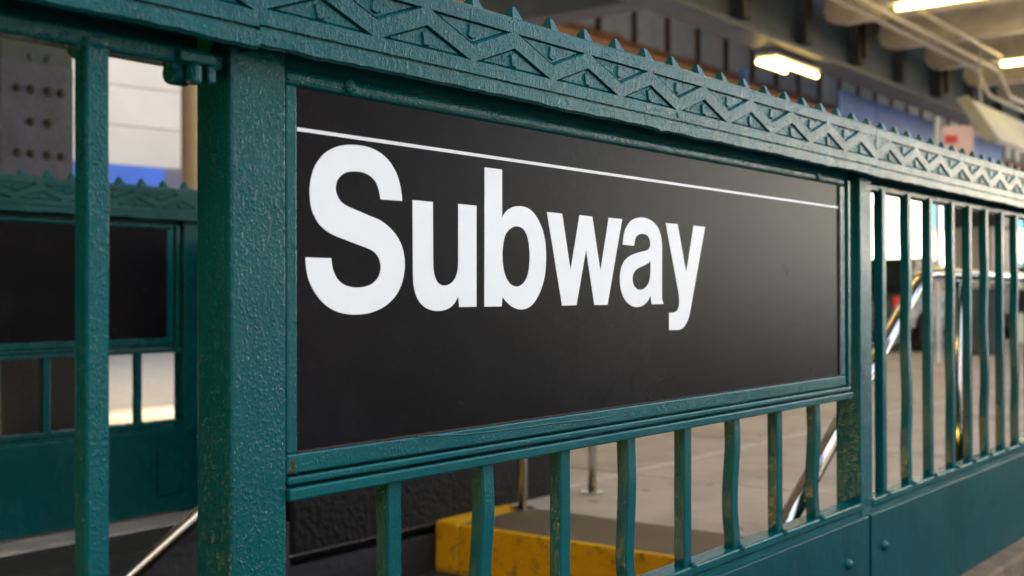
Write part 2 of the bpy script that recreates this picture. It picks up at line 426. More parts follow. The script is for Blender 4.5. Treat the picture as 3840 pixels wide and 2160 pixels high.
    # ends
    for xx in (x0, x1): mb.add([(xx,yF,ztop-ch),(xx,yF+ch,ztop),(xx,yb,ztop),(xx,yb,zl+.004),(xx,yF+.003,zl),(xx,yF,zl+.003)], [(0,1,2,3,4,5)])
    return mb
def spike_mesh():
    mb = MB()
    b_, t, h = .0145, .003, .027
    mb.add([(-b_,-b_,0),(b_,-b_,0),(b_,b_,0),(-b_,b_,0),(-t,-t,h),(t,-t,h),(t,t,h),(-t,t,h)], [(0,1,5,4),(1,2,6,5),(2,3,7,6),(3,0,4,7),(4,5,6,7)])
    mb.box(-.024,.024,-.024,.024,-.004,.003)
    return mb
SPIKE = mesh_of('spike', spike_mesh()); SPIKE.materials.append(M_PAINT_FLAT)
def bar_mesh(z0, z1, wavy, w=.025, d=.021, seed=0, ph=0, am=1):
    rnd = random.Random(seed); mb = MB(); n = 26 if wavy else 8; vs = []; fs = []
    for i in range(n+1):
        t = i/n; z = z0+(z1-z0)*t; env = min(1, t*6)*min(1, (1-t)*4)
        q = (z-.41)/.30*2*math.pi+ph
        dx = (-.0042*am*math.sin(q)*env*max(.25, 1-.9*t)) if wavy else rnd.uniform(-.0006, .0006)
        dy = (.0022*am*math.sin(q+.6)*env) if wavy else 0
        c = .0022
        for (px, py) in ((c,0),(w-c,0),(w,c),(w,d-c),(w-c,d),(c,d),(0,d-c),(0,c)): vs.append((px-w/2+dx, py+dy, z))
    for i in range(n):
        for k in range(8): fs.append((i*8+k, i*8+(k+1) % 8, (i+1)*8+(k+1) % 8, (i+1)*8+k))
    mb.add(vs, fs); return mb
def collar(z, r=.018):
    mb = MB(); mb.box(-.0165,.0165,-.004,.026,z-.003,z+.006); return mb

def railing(name, loc, label, y0, posts, bays, mats, spikes_x, cap_x, cap_drop):
    """posts: list of (x0,x1); bays: dict list"""
    PT, PF, PW = mats
    r = thing(name, loc, label, 'railing')
    off = Vector((0, y0, 0))
    def P(nm, mb, mat, par=r, **kw):
        mb.v = [(v[0], v[1]+y0, v[2]) for v in mb.v]; return part(nm, mb, mat, par, **kw)
    for (a, b_) in posts:
        P('post', MB().box(a, b_, 0, .057, .12, 1.19), PT, bevel=.0035)
    for (cx, n), dr in zip(cap_x, cap_drop):
        mb = cap_mesh(cx, n, 0); mb.v = [(v[0], v[1], v[2]+dr) for v in mb.v]
        c = P('cap_rail', mb, PT)
        k = 0
        for i in range(2*n):
            sx = cx+.007+.086*i+.036
            o = inst('spike', SPIKE, c, (sx, y0+.008, 1.2245+dr), rot=(random.uniform(-.03,.03), random.uniform(-.03,.03), random.uniform(-.06,.06)))
    for bay in bays:
        x0, x1 = bay['x']; dl = bay.get('dl', 0)
        ty = .024 if bay.get('frame') else .01
        P('top_rail', MB().box(x0, x1, ty, ty+.03, 1.092, 1.150 if bay.get('frame') else 1.110), PT if bay.get('lumpy') else PF, bevel=.004)
        P('lower_rail', MB().box(x0, x1, -.002, .04, .391+dl, .4075+dl), PF, bevel=.003)
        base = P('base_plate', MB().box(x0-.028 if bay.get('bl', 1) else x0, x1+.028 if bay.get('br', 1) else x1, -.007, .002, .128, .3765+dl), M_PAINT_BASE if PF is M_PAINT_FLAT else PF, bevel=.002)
        P('base_back', MB().box(x0, x1, .0025, .03, .14, .389+dl), PF)
        for (bx, bz) in bay.get('bolts', []):
            P('bolt', MB().dome((bx, -.0068, bz), (0, -1, 0), .0125, .011, 12), PF, smooth=True)
        zt = bay['bar_top']
        for i, bx in enumerate(bay['bars']):
            wavy = (i+bay.get('w0', 1)) % 2 == 0
            key = (round(zt, 3), i % 6, PF.name, bay.get('lumpy'))
            if key not in BARS:
                me = mesh_of('bar', bar_mesh(.4065, zt, wavy, seed=i, ph=(0, .5, -.6)[(i//2) % 3], am=(1, .6, 1.25)[(i//2) % 3]*(.6 if zt > 1 else 1))); me.materials.append(PT if bay.get('lumpy') else PF); BARS[key] = me
            bo = inst('bar', BARS[key], r, (bx, y0+.0045, 0))
            if WELD: inst('weld', WELD[0], bo, (bx+.009, y0-.001, .4075+dl))
        if bay.get('frame'):
            a, b_ = bay['frame']        # sign opening in x
            fr = P('sign_frame', MB().box(a-.0165, b_+.028, .0005, .02, 1.089, 1.1065), PT, bevel=.006, seg=3)
            for nm, q in (('frame_bar', (a-.0165, b_+.028, 0, .02, .667+dl, .689+dl)), ('frame_bar', (b_, b_+.027, .0008, .02, .6885+dl, 1.0895)), ('frame_bar', (a-.016, a, .0008, .02, .6885+dl, 1.0895)),
                          ('moulding', (x0, b_+.052, -.002, .016, .6555+dl, .6645+dl)), ('moulding', (x0, b_+.056, -.005, .026, .6385+dl, .6525+dl)), ('moulding', (b_+.034, b_+.049, -.003, .02, .6645+dl, 1.104)),
                          ('frame_back', (x0, b_+.05, .0205, .026, .653+dl, 1.1))):
                P(nm, MB().box(*q), PW if nm == 'frame_bar' else PF, fr, bevel=.0025)
            for (sx, sz) in bay.get('screws', []):
                P('screw', MB().dome((sx, -.0003, sz), (0, -1, 0), .009, .003, 12), PT, fr, smooth=True)
    return r
BARS = {}
WELD = [mesh_of('weld', MB().dome((0, 0, -.001), (0, -.4, 1), .0075, .006, 8), smooth=True)]
WELD[0].materials.append(M_PAINT_FLAT)
near = railing('station_railing', (.78, .03, .125),
    'green painted iron railing with zigzag cap rail that holds the lettered sign', 0,
    [(-.092, -.0165), (1.622, 1.691), (3.352, 3.424), (-1.82, -1.75)],
    [dict(x=(-.0165, 1.622), bars=[.1575+.1779*i for i in range(8)], bar_top=.64, frame=(0, 1.513), w0=1, bolts=[(1.527, .293), (.11, .293)], screws=[(.079, 1.1), (1.4, 1.1)]),
     dict(x=(1.691, 3.352), bars=[1.781, 1.949, 2.106, 2.282, 2.429, 2.582, 2.739, 2.893, 3.055, 3.21], bar_top=1.1, w0=1, bolts=[(1.735, .298), (3.3, .298)]),
     dict(x=(-1.75, -.092), bars=[-.2425-.1779*i for i in range(9)], bar_top=1.1, w0=1, lumpy=True)],
    (M_PAINT, M_PAINT_FLAT, M_PAINT_OLD), None, [(-.079, 10), (1.6415, 10), (-.0795-10*PER, 10)], [0, -.0012, -.003])
# weld lumps and the clamp beside the thick post
part('weld_lump', MB().dome((-.2425, .02, 1.0925), (0, -.3, -1), .02, .009, 12), M_PAINT, near, smooth=True)
br = part('clamp', MB().box(-.152, -.106, .002, .045, 1.094, 1.106).box(-.117, -.106, .004, .022, 1.076, 1.095), M_PAINT, near, bevel=.003, seg=3)
part('bolt', MB().tube([(-.146, .03, 1.0865), (-.123, .03, 1.0865)], .0125, 14), M_PAINT, br, smooth=False, bevel=.003)
part('bolt', MB().tube([(-.129, .012, 1.074), (-.129, .012, 1.0945)], .0085, 14), M_PAINT, br, bevel=.003)
part('bolt', MB().dome((-.147, .02, 1.094), (0, 0, -1), .008, .009, 10), M_PAINT, br, smooth=True)
# film of paint that has lifted along the lower frame
crv = [(.19,.6895),(.235,.6865),(.28,.6835),(.33,.6822),(.40,.681),(.47,.6805),(.54,.6788),(.60,.6778),(.635,.680),(.655,.6845),(.672,.6885)]
part('paint_crack', MB().tube([(x, -.0004, z-.0005) for x, z in crv], .0009, 6), M_PAINT_FLAT, near)
part('screw', MB().dome((.779, -.0302, 1.1465), (0, -1, 0), .0045, .0016, 12), M_PAINT_FLAT, near, smooth=True)

far = railing('station_railing', (.3, 2.45, .118), 'green painted iron railing across the stairs with a blank black panel', 2.43,
    [(1.682, 1.75), (2.2, 2.27), (-.04, .03)],
    [dict(x=(.03, 1.682), bars=[.17+.1668*i for i in range(9)], bar_top=.67, frame=(.06, 1.615), w0=1, up=.003, dl=.03, bolts=[(1.64, .31), (1.64, .22)], screws=[(1.56, 1.098), (1.5, .707)]),
     dict(x=(1.75, 2.2), bars=[1.86, 2.02], bar_top=1.1, dl=.03),
     dict(x=(-1.7, -.04), bars=[-.2-.1668*i for i in range(9)], bar_top=1.1, dl=.03)],
    (M_PAINT_FAR, M_PAINT_FAR, M_PAINT_FAR), None, [(.012, 10), (1.733, 3), (-1.709, 10)], [.004, .004, .004])
part('splice_plate', MB().box(1.565, 1.66, 2.414, 2.4225, .19, .34), M_PAINT_FAR, far, bevel=.002)

# ------------------------------------------------------------------ the sign
sg = thing('subway_sign', (.75, .006, .689), 'black station sign with large white word Subway under a thin white line', 'sign')
part('panel', MB().box(.0004, 1.5126, .004, .012, .6894, 1.0886), M_SIGN, sg)
M_GASK = simple('rusty_gasket', (.035, .014, .008), .7, .4, 60)
part('gasket', MB().box(.001, 1.5105, .0015, .0039, .6894, .6912).box(1.5102, 1.5126, .0015, .0039, .6913, 1.0885), M_GASK, sg)
part('stripe', MB().box(.002, 1.511, .0033, .0042, 1.0405, 1.0447), M_WHITE, sg)
GLYPHS = {
 'S': [
  [(0.17,0.9743,1),(0.1689,0.9829,0),(0.1663,0.9933,0),(0.162,1.0035,0),(0.1555,1.0127,0),(0.1468,1.0209,0),(0.1341,1.028,0),(0.1193,1.0325,0),(0.1028,1.0342,0),(0.0866,1.0338,0),(0.0707,1.0315,0),(0.057,1.0272,0),(0.0444,1.0208,0),(0.0349,1.0125,0),(0.0274,1.0028,0),(0.0227,0.9913,0),(0.0204,0.9794,0),(0.0206,0.969,0),(0.0226,0.958,0),(0.0272,0.9486,0),(0.0347,0.9399,0),(0.0452,0.9333,0),(0.0586,0.9282,0),(0.0723,0.9248,0),(0.0863,0.9214,0),(0.1004,0.918,0),(0.1127,0.915,0),(0.1221,0.9113,0),(0.129,0.9051,0),(0.1326,0.8964,0),(0.1319,0.889,0),(0.1283,0.8816,0),(0.1209,0.8756,0),(0.1105,0.8716,0),(0.0962,0.8698,0),(0.0821,0.8706,0),(0.0702,0.8739,0),(0.0614,0.8802,0),(0.0556,0.8893,0),(0.0533,0.8977,0),(0.0528,0.9026,1),(0.0139,0.9027,1),(0.0144,0.8956,0),(0.0159,0.8866,0),(0.0196,0.8763,0),(0.0261,0.866,0),(0.0354,0.8562,0),(0.0468,0.8484,0),(0.0613,0.8424,0),(0.078,0.8393,0),(0.0961,0.8386,0),(0.1146,0.8402,0),(0.1335,0.8453,0),(0.1484,0.8527,0),(0.1604,0.8624,0),(0.1692,0.8752,0),(0.1732,0.8881,0),(0.1744,0.9002,0),(0.1722,0.9122,0),(0.1672,0.9233,0),(0.1585,0.9335,0),(0.1466,0.942,0),(0.1317,0.9492,0),(0.1149,0.9533,0),(0.1005,0.957,0),(0.0864,0.9605,0),(0.0754,0.9636,0),(0.0675,0.9677,0),(0.0627,0.9731,0),(0.0601,0.9793,0),(0.0604,0.9857,0),(0.0627,0.9915,0),(0.0682,0.9969,0),(0.0765,1.0012,0),(0.0885,1.0033,0),(0.1007,1.0035,0),(0.1109,1.0017,0),(0.1192,0.998,0),(0.1255,0.9926,0),(0.1297,0.9848,0),(0.1314,0.979,0),(0.1326,0.9739,1)],
 ],
 'u': [
  [(0.1885,0.9766,1),(0.2258,0.9766,1),(0.226,0.9051,1),(0.2265,0.8941,0),(0.2288,0.8852,0),(0.2335,0.8777,0),(0.2398,0.874,0),(0.2472,0.8728,0),(0.2557,0.874,0),(0.2643,0.878,0),(0.2704,0.885,0),(0.2735,0.8935,0),(0.2744,0.9034,1),(0.2747,0.9769,1),(0.3114,0.9769,1),(0.3108,0.8455,1),(0.2761,0.8454,1),(0.2742,0.8595,1),(0.2685,0.852,0),(0.2609,0.8465,0),(0.2513,0.8428,0),(0.2386,0.841,0),(0.2261,0.8416,0),(0.2138,0.8446,0),(0.2036,0.8501,0),(0.1956,0.8586,0),(0.1911,0.8687,0),(0.1893,0.8787,0),(0.1888,0.8908,1)],
 ],
 'b': [
  [(0.3283,1.0281,1),(0.3656,1.0283,1),(0.3653,0.9632,1),(0.3706,0.9697,0),(0.3791,0.9756,0),(0.3901,0.9797,0),(0.4024,0.9814,0),(0.4149,0.9812,0),(0.4276,0.9783,0),(0.4403,0.9711,0),(0.4506,0.9608,0),(0.4584,0.9488,0),(0.4635,0.9336,0),(0.465,0.9166,0),(0.4642,0.8996,0),(0.4607,0.8841,0),(0.454,0.8701,0),(0.4449,0.8579,0),(0.4345,0.8487,0),(0.423,0.8431,0),(0.4092,0.8408,0),(0.3956,0.8423,0),(0.3833,0.8464,0),(0.3725,0.8529,0),(0.3658,0.8584,1),(0.3636,0.8454,1),(0.3272,0.8455,1)],
  [(0.3961,0.9537,0),(0.3838,0.9503,0),(0.3741,0.9432,0),(0.3688,0.9334,0),(0.3663,0.9215,0),(0.3658,0.9112,0),(0.3672,0.8994,0),(0.3707,0.8891,0),(0.3762,0.881,0),(0.3847,0.8747,0),(0.3969,0.8721,0),(0.4081,0.8745,0),(0.4169,0.8806,0),(0.4228,0.8898,0),(0.4256,0.9004,0),(0.4267,0.9126,0),(0.4258,0.9247,0),(0.423,0.9368,0),(0.4173,0.9464,0),(0.4085,0.9524,0)],
 ],
 'w': [
  [(0.4674,0.9771,1),(0.5044,0.9767,1),(0.5251,0.8957,1),(0.5486,0.977,1),(0.5818,0.9764,1),(0.6033,0.8959,1),(0.6265,0.9769,1),(0.6643,0.9767,1),(0.6224,0.8456,1),(0.5867,0.8454,1),(0.5653,0.9273,1),(0.5398,0.8456,1),(0.5036,0.8453,1)],
 ],
 'a': [
  [(0.6656,0.9374,1),(0.6668,0.9455,0),(0.6697,0.9541,0),(0.6756,0.9636,0),(0.6858,0.9726,0),(0.6993,0.9787,0),(0.7171,0.9818,0),(0.7352,0.9816,0),(0.7521,0.9782,0),(0.7663,0.9719,0),(0.7763,0.9628,0),(0.782,0.9511,0),(0.7843,0.9378,1),(0.7834,0.8636,1),(0.7836,0.8547,0),(0.7856,0.8495,0),(0.7885,0.8454,1),(0.7511,0.8453,1),(0.7472,0.8595,1),(0.7413,0.8526,0),(0.7328,0.8469,0),(0.7217,0.8429,0),(0.7079,0.8413,0),(0.6917,0.8433,0),(0.677,0.8491,0),(0.6664,0.8579,0),(0.6599,0.8692,0),(0.6574,0.8819,0),(0.658,0.8917,0),(0.6615,0.9023,0),(0.6694,0.9117,0),(0.6814,0.9187,0),(0.6976,0.9237,0),(0.7168,0.9275,0),(0.7334,0.93,0),(0.7418,0.9324,0),(0.7467,0.9374,0),(0.7476,0.9433,0),(0.7448,0.9498,0),(0.7378,0.9546,0),(0.7253,0.9565,0),(0.7128,0.9548,0),(0.7046,0.9505,0),(0.7005,0.9439,0),(0.6991,0.9368,1)],
  [(0.7482,0.914,1),(0.7389,0.9099,0),(0.7249,0.906,0),(0.7111,0.9022,0),(0.7001,0.897,0),(0.6947,0.8907,0),(0.6938,0.8836,0),(0.6965,0.8765,0),(0.7027,0.8715,0),(0.7122,0.8686,0),(0.7233,0.8689,0),(0.733,0.872,0),(0.7415,0.8782,0),(0.7457,0.8855,0),(0.7475,0.8943,0)],
 ],
 'y': [
  [(0.7957,0.9771,1),(0.8348,0.9768,1),(0.8628,0.897,1),(0.8888,0.9768,1),(0.9291,0.9764,1),(0.8753,0.8312,1),(0.8709,0.8221,0),(0.8643,0.8145,0),(0.8559,0.8078,0),(0.8466,0.8039,0),(0.8374,0.8024,1),(0.8059,0.8028,1),(0.8061,0.8311,1),(0.821,0.8312,1),(0.8301,0.8333,0),(0.8362,0.8385,0),(0.839,0.8469,0),(0.839,0.8545,0),(0.837,0.8636,1)],
 ],
}
def spline(pts):
    """closed outline: straight between corners, Catmull-Rom through smooth points"""
    n = len(pts); out = []
    def smooth(i): return pts[i % n][2] == 0
    for i in range(n):
        p1, p2 = pts[i], pts[(i+1) % n]; out.append((p1[0], p1[1]))
        if p1[2] and p2[2]: continue
        p0 = pts[i-1] if not p1[2] else (2*p1[0]-p2[0], 2*p1[1]-p2[1])
        p3 = pts[(i+2) % n] if not p2[2] else (2*p2[0]-p1[0], 2*p2[1]-p1[1])
        for k in range(1, 4):
            t = k/4; t2, t3 = t*t, t*t*t
            out.append(tuple(.5*((2*p1[j])+(-p0[j]+p2[j])*t+(2*p0[j]-5*p1[j]+4*p2[j]-p3[j])*t2+(-p0[j]+3*p1[j]-3*p2[j]+p3[j])*t3) for j in (0, 1)))
    return out
for ch in 'Subway':
    bm = bmesh.new(); edges = []
    for loop in GLYPHS[ch]:
        vs = [bm.verts.new((x, .0033, z)) for x, z in spline(loop)]
        edges += [bm.edges.new((vs[i], vs[(i+1) % len(vs)])) for i in range(len(vs))]
    fl = bmesh.ops.triangle_fill(bm, use_beauty=True, use_dissolve=False, edges=edges, normal=(0, -1, 0))
    faces = [f for f in fl['geom'] if isinstance(f, bmesh.types.BMFace)]
    ex = bmesh.ops.extrude_face_region(bm, geom=faces)
    for v in [q for q in ex['geom'] if isinstance(q, bmesh.types.BMVert)]: v.co.y += .0009
    bmesh.ops.recalc_face_normals(bm, faces=bm.faces)
    for v in bm.verts: v.co -= wloc(sg)
    me = bpy.data.meshes.new('letter'); bm.to_mesh(me); bm.free(); me.materials.append(M_WHITE)
    o = bpy.data.objects.new('letter', me); COL.objects.link(o); o.parent = sg
fs_ = thing('black_panel_sign', (.84, 2.436, .689), 'blank black panel in the frame of the railing across the stairs', 'sign')
part('panel', MB().box(.0604, 1.6146, 2.434, 2.442, .7194, 1.0886), M_SIGN, fs_)

# ------------------------------------------------------------------ handrails
def arc(path, rad=.06):
    out = [Vector(path[0])]
    for i in range(1, len(path)-1):
        p = Vector(path[i]); a = (Vector(path[i-1])-p).normalized(); b_ = (Vector(path[i+1])-p).normalized()
        for k in range(6):
            t = k/5; out.append((p+a*rad)*(1-t)**2 + p*2*t*(1-t) + (p+b_*rad)*t*t)
    out.append(Vector(path[-1])); return out
def handrail(y, label, xb, zb, xe, posts, low):
    h = thing('handrail', (xb, y, 0), label, 'handrail')
    path = arc([low, (xb, y, zb), (xe, y, zb), (xe+.0, y, zb-.3)], .07)
    part('rail', MB().tube(path, .0215, 20), M_STEEL, h, smooth=True)
    for px in posts:
        part('post', MB().tube([(px, y, -.005), (px, y, zb-.02)], .019, 16), M_STEEL, h, smooth=True)
        part('flange', MB().tube([(px, y, -.002), (px, y, .01)], .05, 16), M_STEEL, h)
    return h
handrail(.16, 'steel handrail rising beside the railing with the lettered sign', 2.508, .917, 3.9, [2.83, 3.88], (-1.2, .16, .917-.615*3.708))
handrail(1.90, 'steel handrail along the far side of the stairs', 2.51, .91, 3.44, [2.92, 3.42], (-1.2, 1.90, .91-.59*3.71))

# ------------------------------------------------------------------ elevated structure
M_GIRD = simple('girder_dark_paint', (.024, .042, .052), .5, .3, 3, bscale=20, bdist=.003)
M_FLANGE = simple('girder_flange_grey', (.085, .08, .11), .55, .25, 4, rvar=.1)
M_STIFF = simple('stiffener_black', (.01, .01, .01), .6, .3, 5)
M_BROWN = simple('stiffener_brown', (.10, .055, .035), .6, .3, 6)
def web_rust():
    m, nt, b = new_mat('pale_rusty_web'); v = coords(nt, rand=False)
    sx = N(nt, 'ShaderNodeSeparateXYZ'); nt.links.new(v, sx.inputs[0])
    h = math_(nt, 'ADD', sx.outputs[2], math_(nt, 'MULTIPLY', noise(nt, v, 2.2, 5), -.28))
    f = ramp(nt, math_(nt, 'MULTIPLY_ADD', h, 2.5, .55), (.30, (.50, .17, .04)), (.55, (.36, .22, .13)), (.8, (.58, .60, .62)))
    f = mixc(nt, ramp(nt, noise(nt, v, 3.3, 4), (.5, 0), (.75, .6)), f, (.26, .42, .56))
    nt.links.new(f, b.inputs['Base Color']); b.inputs['Roughness'].default_value = .65; return m
M_WEBR = web_rust()
M_RUSTO = simple('orange_rust', (.38, .17, .07), .75, .35, 5)
M_CEIL = simple('cream_ceiling_paint', (.56, .50, .42), .6, .14, 1.5, bscale=18, bdist=.004)
M_CREAM = simple('cream_beam_paint', (.62, .56, .47), .5, .18, 3, rvar=.1)
M_PIPE = simple('cream_pipe_paint', (.55, .51, .46), .45, .12, 5)
M_LAMP = emit('warm_tube', (1.0, .72, .24), 1.3)
M_FIX = simple('lamp_housing', (.55, .55, .55), .4, .1, 5)

XA0, XA1 = -34, 46
ceil = part('ceiling', MB().box(XA0, XA1, -1.0, 5.72, 5.05, 5.3), M_CEIL); tag(ceil, None, None, None, 'structure')
def girder(name, y, z0, z1, x0, x1, label, mw, mf, ms, step, xs0, sw, fw, sdp=.16):
    g = thing(name, ((x0+x1)/2, y, z0), label, 'girder')
    part('web', MB().box(x0, x1, y-.01, y+.01, z0+.03, z1), mw, g)
    part('flange', MB().box(x0, x1, y-fw, y+fw, z0, z0+.03), mf, g)
    part('flange_angle', MB().box(x0, x1, y-.10, y-.011, z0+.031, z0+.05).box(x0, x1, y-.03, y-.011, z0+.051, z0+.17), mf, g)
    me = mesh_of('stiffener', MB().box(-sw, sw, -sdp, -.011, .18, z1-z0)); me.materials.append(ms)
    x = xs0
    while x < x1:
        inst('stiffener', me, g, (x, y, z0)); x += step
    return g
gA = girder('track_girder', 5.9, 4.15, 5.9, XA0, XA1, 'long dark steel girder carrying the ceiling beams above the stairs', M_GIRD, M_FLANGE, M_STIFF, 1.9, -8.2, .11, .24)
for x in (16.2, 20.0):
    part('knee_brace', MB().prism([(x-.03, 4.34), (x+.03, 4.34), (x+.9, 5.3), (x-.03, 5.3)], 5.55, 5.62, 'y'), M_STIFF, gA)
gB = girder('track_girder', 8.8, 4.62, 6.2, -20, 46, 'pale rust stained girder behind the dark one', M_WEBR, M_RUSTO, M_BROWN, 1.02, -9.55, .05, .2, .06)
cg = thing('cross_girder', (10.9, 7.4, 4.2), 'short grey cross girder joining the two long girders', 'girder')
part('web', MB().box(10.89, 10.91, 6.15, 8.6, 4.24, 5.6), M_GIRD, cg)
part('flange', MB().box(10.7, 11.1, 6.15, 8.55, 4.2, 4.235), M_FLANGE, cg)

def steel_column(x, y, label, w, d, split, hz, flip=False):
    c = thing('steel_column', (x, y, 0), label, 'column', 'columns of the elevated railway')
    def I(z0, z1, mat, nm, e=0):
        part(nm, MB().box(x-w/2-e, x+w/2+e, y, y+.025+e, z0, z1).box(x-w/2-e, x+w/2+e, y+d-.025, y+d+e, z0, z1).box(x-.09, x+.09, y+.025, y+d-.025, z0, z1), mat, c)
    I(-.03, split, M_GRAIN, 'lower_shaft', .004); I(split, hz, M_COLGREEN, 'upper_shaft')
    part('base_casing', MB().box(x-w/2-.02, x+w/2+.02, y-.03, y+d+.02, -.03, .62), M_GRAIN_DARK, c, bevel=.01)
    rm = mesh_of('rivet', MB().dome((0, 0, 0), (0, -1, 0), .026, .022, 10), smooth=True); rm.materials.append(M_RUST)
    gm = mesh_of('rivet', MB().dome((0, 0, 0), (0, -1, 0), .024, .02, 10), smooth=True); gm.materials.append(M_COLGREEN)
    z = .17+.1935*4; k = 0
    while z < hz-.2:
        for q in ((-.142, -.05, .063, .155) if k % 2 == 0 else (-.05, .063)):
            up = z > split
            inst('rivet', gm if up else rm, c, (x+q*w/.478, y-(0 if up else .004), z))
        z += .1935; k += 1
    return c
steel_column(3.058, 5.66, 'riveted steel column, grey rough coat below and green above, left of the sign', .461, .4, 2.27, 4.15)
steel_column(11.58, 8.6, 'green steel column under the pale girder, above the cap rail', .56, .4, 2.31, 4.62)

bm_ = mesh_of('ceiling_beam', MB().prism([(-.9, 5.05), (5.45, 5.05), (5.62, 4.98), (5.66, 4.80), (5.60, 4.66), (5.45, 4.62), (-.9, 4.62)], -.13, .13, 'x')); bm_.materials.append(M_CREAM)
bi = 0
for i in range(-3, 13):
    x = 0.3+2.1*i+.0
    lab = {7: 'cream ceiling beam ending above the hanging lamp', 8: 'cream ceiling beam in front of the nearer ceiling tube lamp', 9: 'cream ceiling beam just before the farther ceiling tube lamp', 10: 'cream ceiling beam behind the farther ceiling tube lamp'}.get(i, 'cream beam under the ceiling, one of a long row')
    o = inst('ceiling_beam', bm_, None, (x, 0, 0)); tag(o, lab, 'beam', 'cream beams under the ceiling')
def pipe(path, r, label):
    o = part('pipe', MB().tube(arc(path, .08), r, 12), M_PIPE, smooth=True); tag(o, label, 'pipe', 'pipes under the ceiling')
pipe([(6, 4.86, 4.56), (19.2, 4.86, 4.56), (19.9, 4.86, 4.22), (24, 4.86, 4.22)], .035, 'cream pipe under the ceiling, the one nearer the dark girder')
pipe([(6, 4.62, 4.56), (19.6, 4.62, 4.56), (20.3, 4.62, 4.22), (24, 4.62, 4.22)], .035, 'cream pipe under the ceiling, the one nearer the tube lamps')
pipe([(14.6, 4.3, 4.60), (18.6, 4.3, 4.60)], .03, 'short cream pipe running past the nearer tube lamp')

def tube_lamp(x, y, z, label, along_y=True):
    l = thing('tube_lamp', (x, y, z), label, 'lamp', 'tube lamps under the ceiling')
    part('housing', MB().box(x-.09, x+.09, y-3.3, y+.95, z+.035, z+.1), M_FIX, l, bevel=.01)
    for y1 in (y+.62, y-.66, y-1.94):
        part('tube', MB().tube([(x, y1-1.2, z-.01), (x, y1, z-.01)], .04, 10), M_LAMP, l, smooth=True)
    part('hanger', MB().tube([(x, y-2.5, z+.1), (x, y-2.5, 5.05)], .008, 6).tube([(x, y+.5, z+.1), (x, y+.5, 5.05)], .008, 6), M_FIX, l)
for x, lab in ((14.15, 'warm tube lamp under the ceiling at the top edge of the picture'), (18.9, 'warm tube lamp under the ceiling, farther along, at the right edge'),
               (9.4, 'warm tube lamp over the pavement beyond the stairs'), (4.65, 'warm tube lamp over the top of the stairs'), (-.1, 'warm tube lamp over the middle of the stairs')):
    tube_lamp(x, 3.75, 4.53, lab)
hl = thing('hanging_lamp', (14.4, 5.95, 3.9), 'bright twin tube lamp hanging under the dark girder', 'lamp')
part('housing', MB().box(13.72, 15.2, 5.84, 6.12, 4.03, 4.07), M_FIX, hl)
for dy in (-.1, .1):
    part('tube', MB().tube([(13.75-dy*.5, 5.98+dy, 3.97), (14.85-dy*3, 5.98+dy, 3.97)], .032, 10), M_LAMP, hl, smooth=True)

sl = thing('stairwell_lamp', (HX0+.05, 1.06, -.6), 'warm light panel on the wall at the foot of the stairs', 'lamp')
part('housing', MB().box(HX0+.001, HX0+.06, .94, 2.0, -.74, -.24), M_FIX, sl)
part('diffuser', MB().box(HX0+.061, HX0+.075, 1.0, 1.94, -.68, -.3), emit('warm_diffuser', (1.0, .58, .10), 2.4), sl)

# ------------------------------------------------------------------ things under and beyond the structure
M_BLUE = simple('blue_shed_paint', (.13, .24, .62), .5, .25, 1.2)
M_BLUE2 = simple('bright_blue', (.02, .085, .38), .5, .1, 2)
shed = thing('sidewalk_shed', (21, 6.9, 0), 'blue painted construction shed beyond the dark girder', 'shed')
for i in range(6):
    part('panel', MB().box(18.2+1.6*i, 19.77+1.6*i, 6.75, 6.8, 3.35, 4.28), M_BLUE, shed)
part('deck', MB().box(18.1, 27.9, 6.82, 9.5, 3.25, 3.4), M_BROWN, shed)
for x in (14.85, 18.4, 21.4, 24.4, 27.4):
    part('post', MB().box(x-.04, x+.04, 6.82, 6.9, -.01, 4.15 if x < 15 else 3.25), M_BLUE2, shed)
part('beam', MB().box(14.7, 18.2, 6.83, 6.93, 3.25, 3.42), M_BROWN, shed)
cn = thing('white_canopy', (19, 4.2, 3.2), 'white slanting canopy panel at the right edge under the ceiling', 'canopy')
part('panel', MB().prism([(4.5, 3.82), (4.62, 3.78), (4.2, 3.16), (4.05, 3.16)], 17.55, 24, 'x'), simple('white_canopy_sheet', (.86, .88, .89), .3, .05, 2), cn)
part('edge', MB().prism([(4.48, 3.86), (4.66, 3.82), (4.22, 3.12), (4.01, 3.12)], 17.46, 17.546, 'x'), simple('canopy_edge', (.35, .36, .32), .4, .1, 2), cn, bevel=.02)
for x in (18.2, 22.8): part('hanger', MB().tube([(x, 4.5, 3.8), (x, 4.5, 5.05)], .02, 8), M_FIX, cn)
ps = thing('parking_sign', (14.42, 3.7, 0), 'pink and white street sign on a grey post above the cap rail', 'sign')
part('post', MB().tube([(14.26, 3.90, -.01), (14.26, 3.90, 3.1)], .03, 10), M_FIX, ps)
sgd = Vector((.609, -.793, 0)); sgn = Vector((-.793, -.609, 0)); base = Vector((14.29, 3.86, 0))
def plate(o, w0, w1, z0, z1, mat, nm, eps):
    a = base+sgd*w0-sgn*(-eps); b_ = base+sgd*w1-sgn*(-eps); t = sgn*.004
    part(nm, MB().add([(a.x,a.y,z0),(b_.x,b_.y,z0),(b_.x,b_.y,z1),(a.x,a.y,z1),(a.x-t.x,a.y-t.y,z0),(b_.x-t.x,b_.y-t.y,z0),(b_.x-t.x,b_.y-t.y,z1),(a.x-t.x,a.y-t.y,z1)],
        [(0,1,2,3),(7,6,5,4),(0,4,5,1),(1,5,6,2),(2,6,7,3),(3,7,4,0)]), mat, o)
plate(ps, 0, .40, 2.52, 2.98, simple('sign_pink_white', (.72, .52, .53), .5, .08, 4), 'plate', .01)
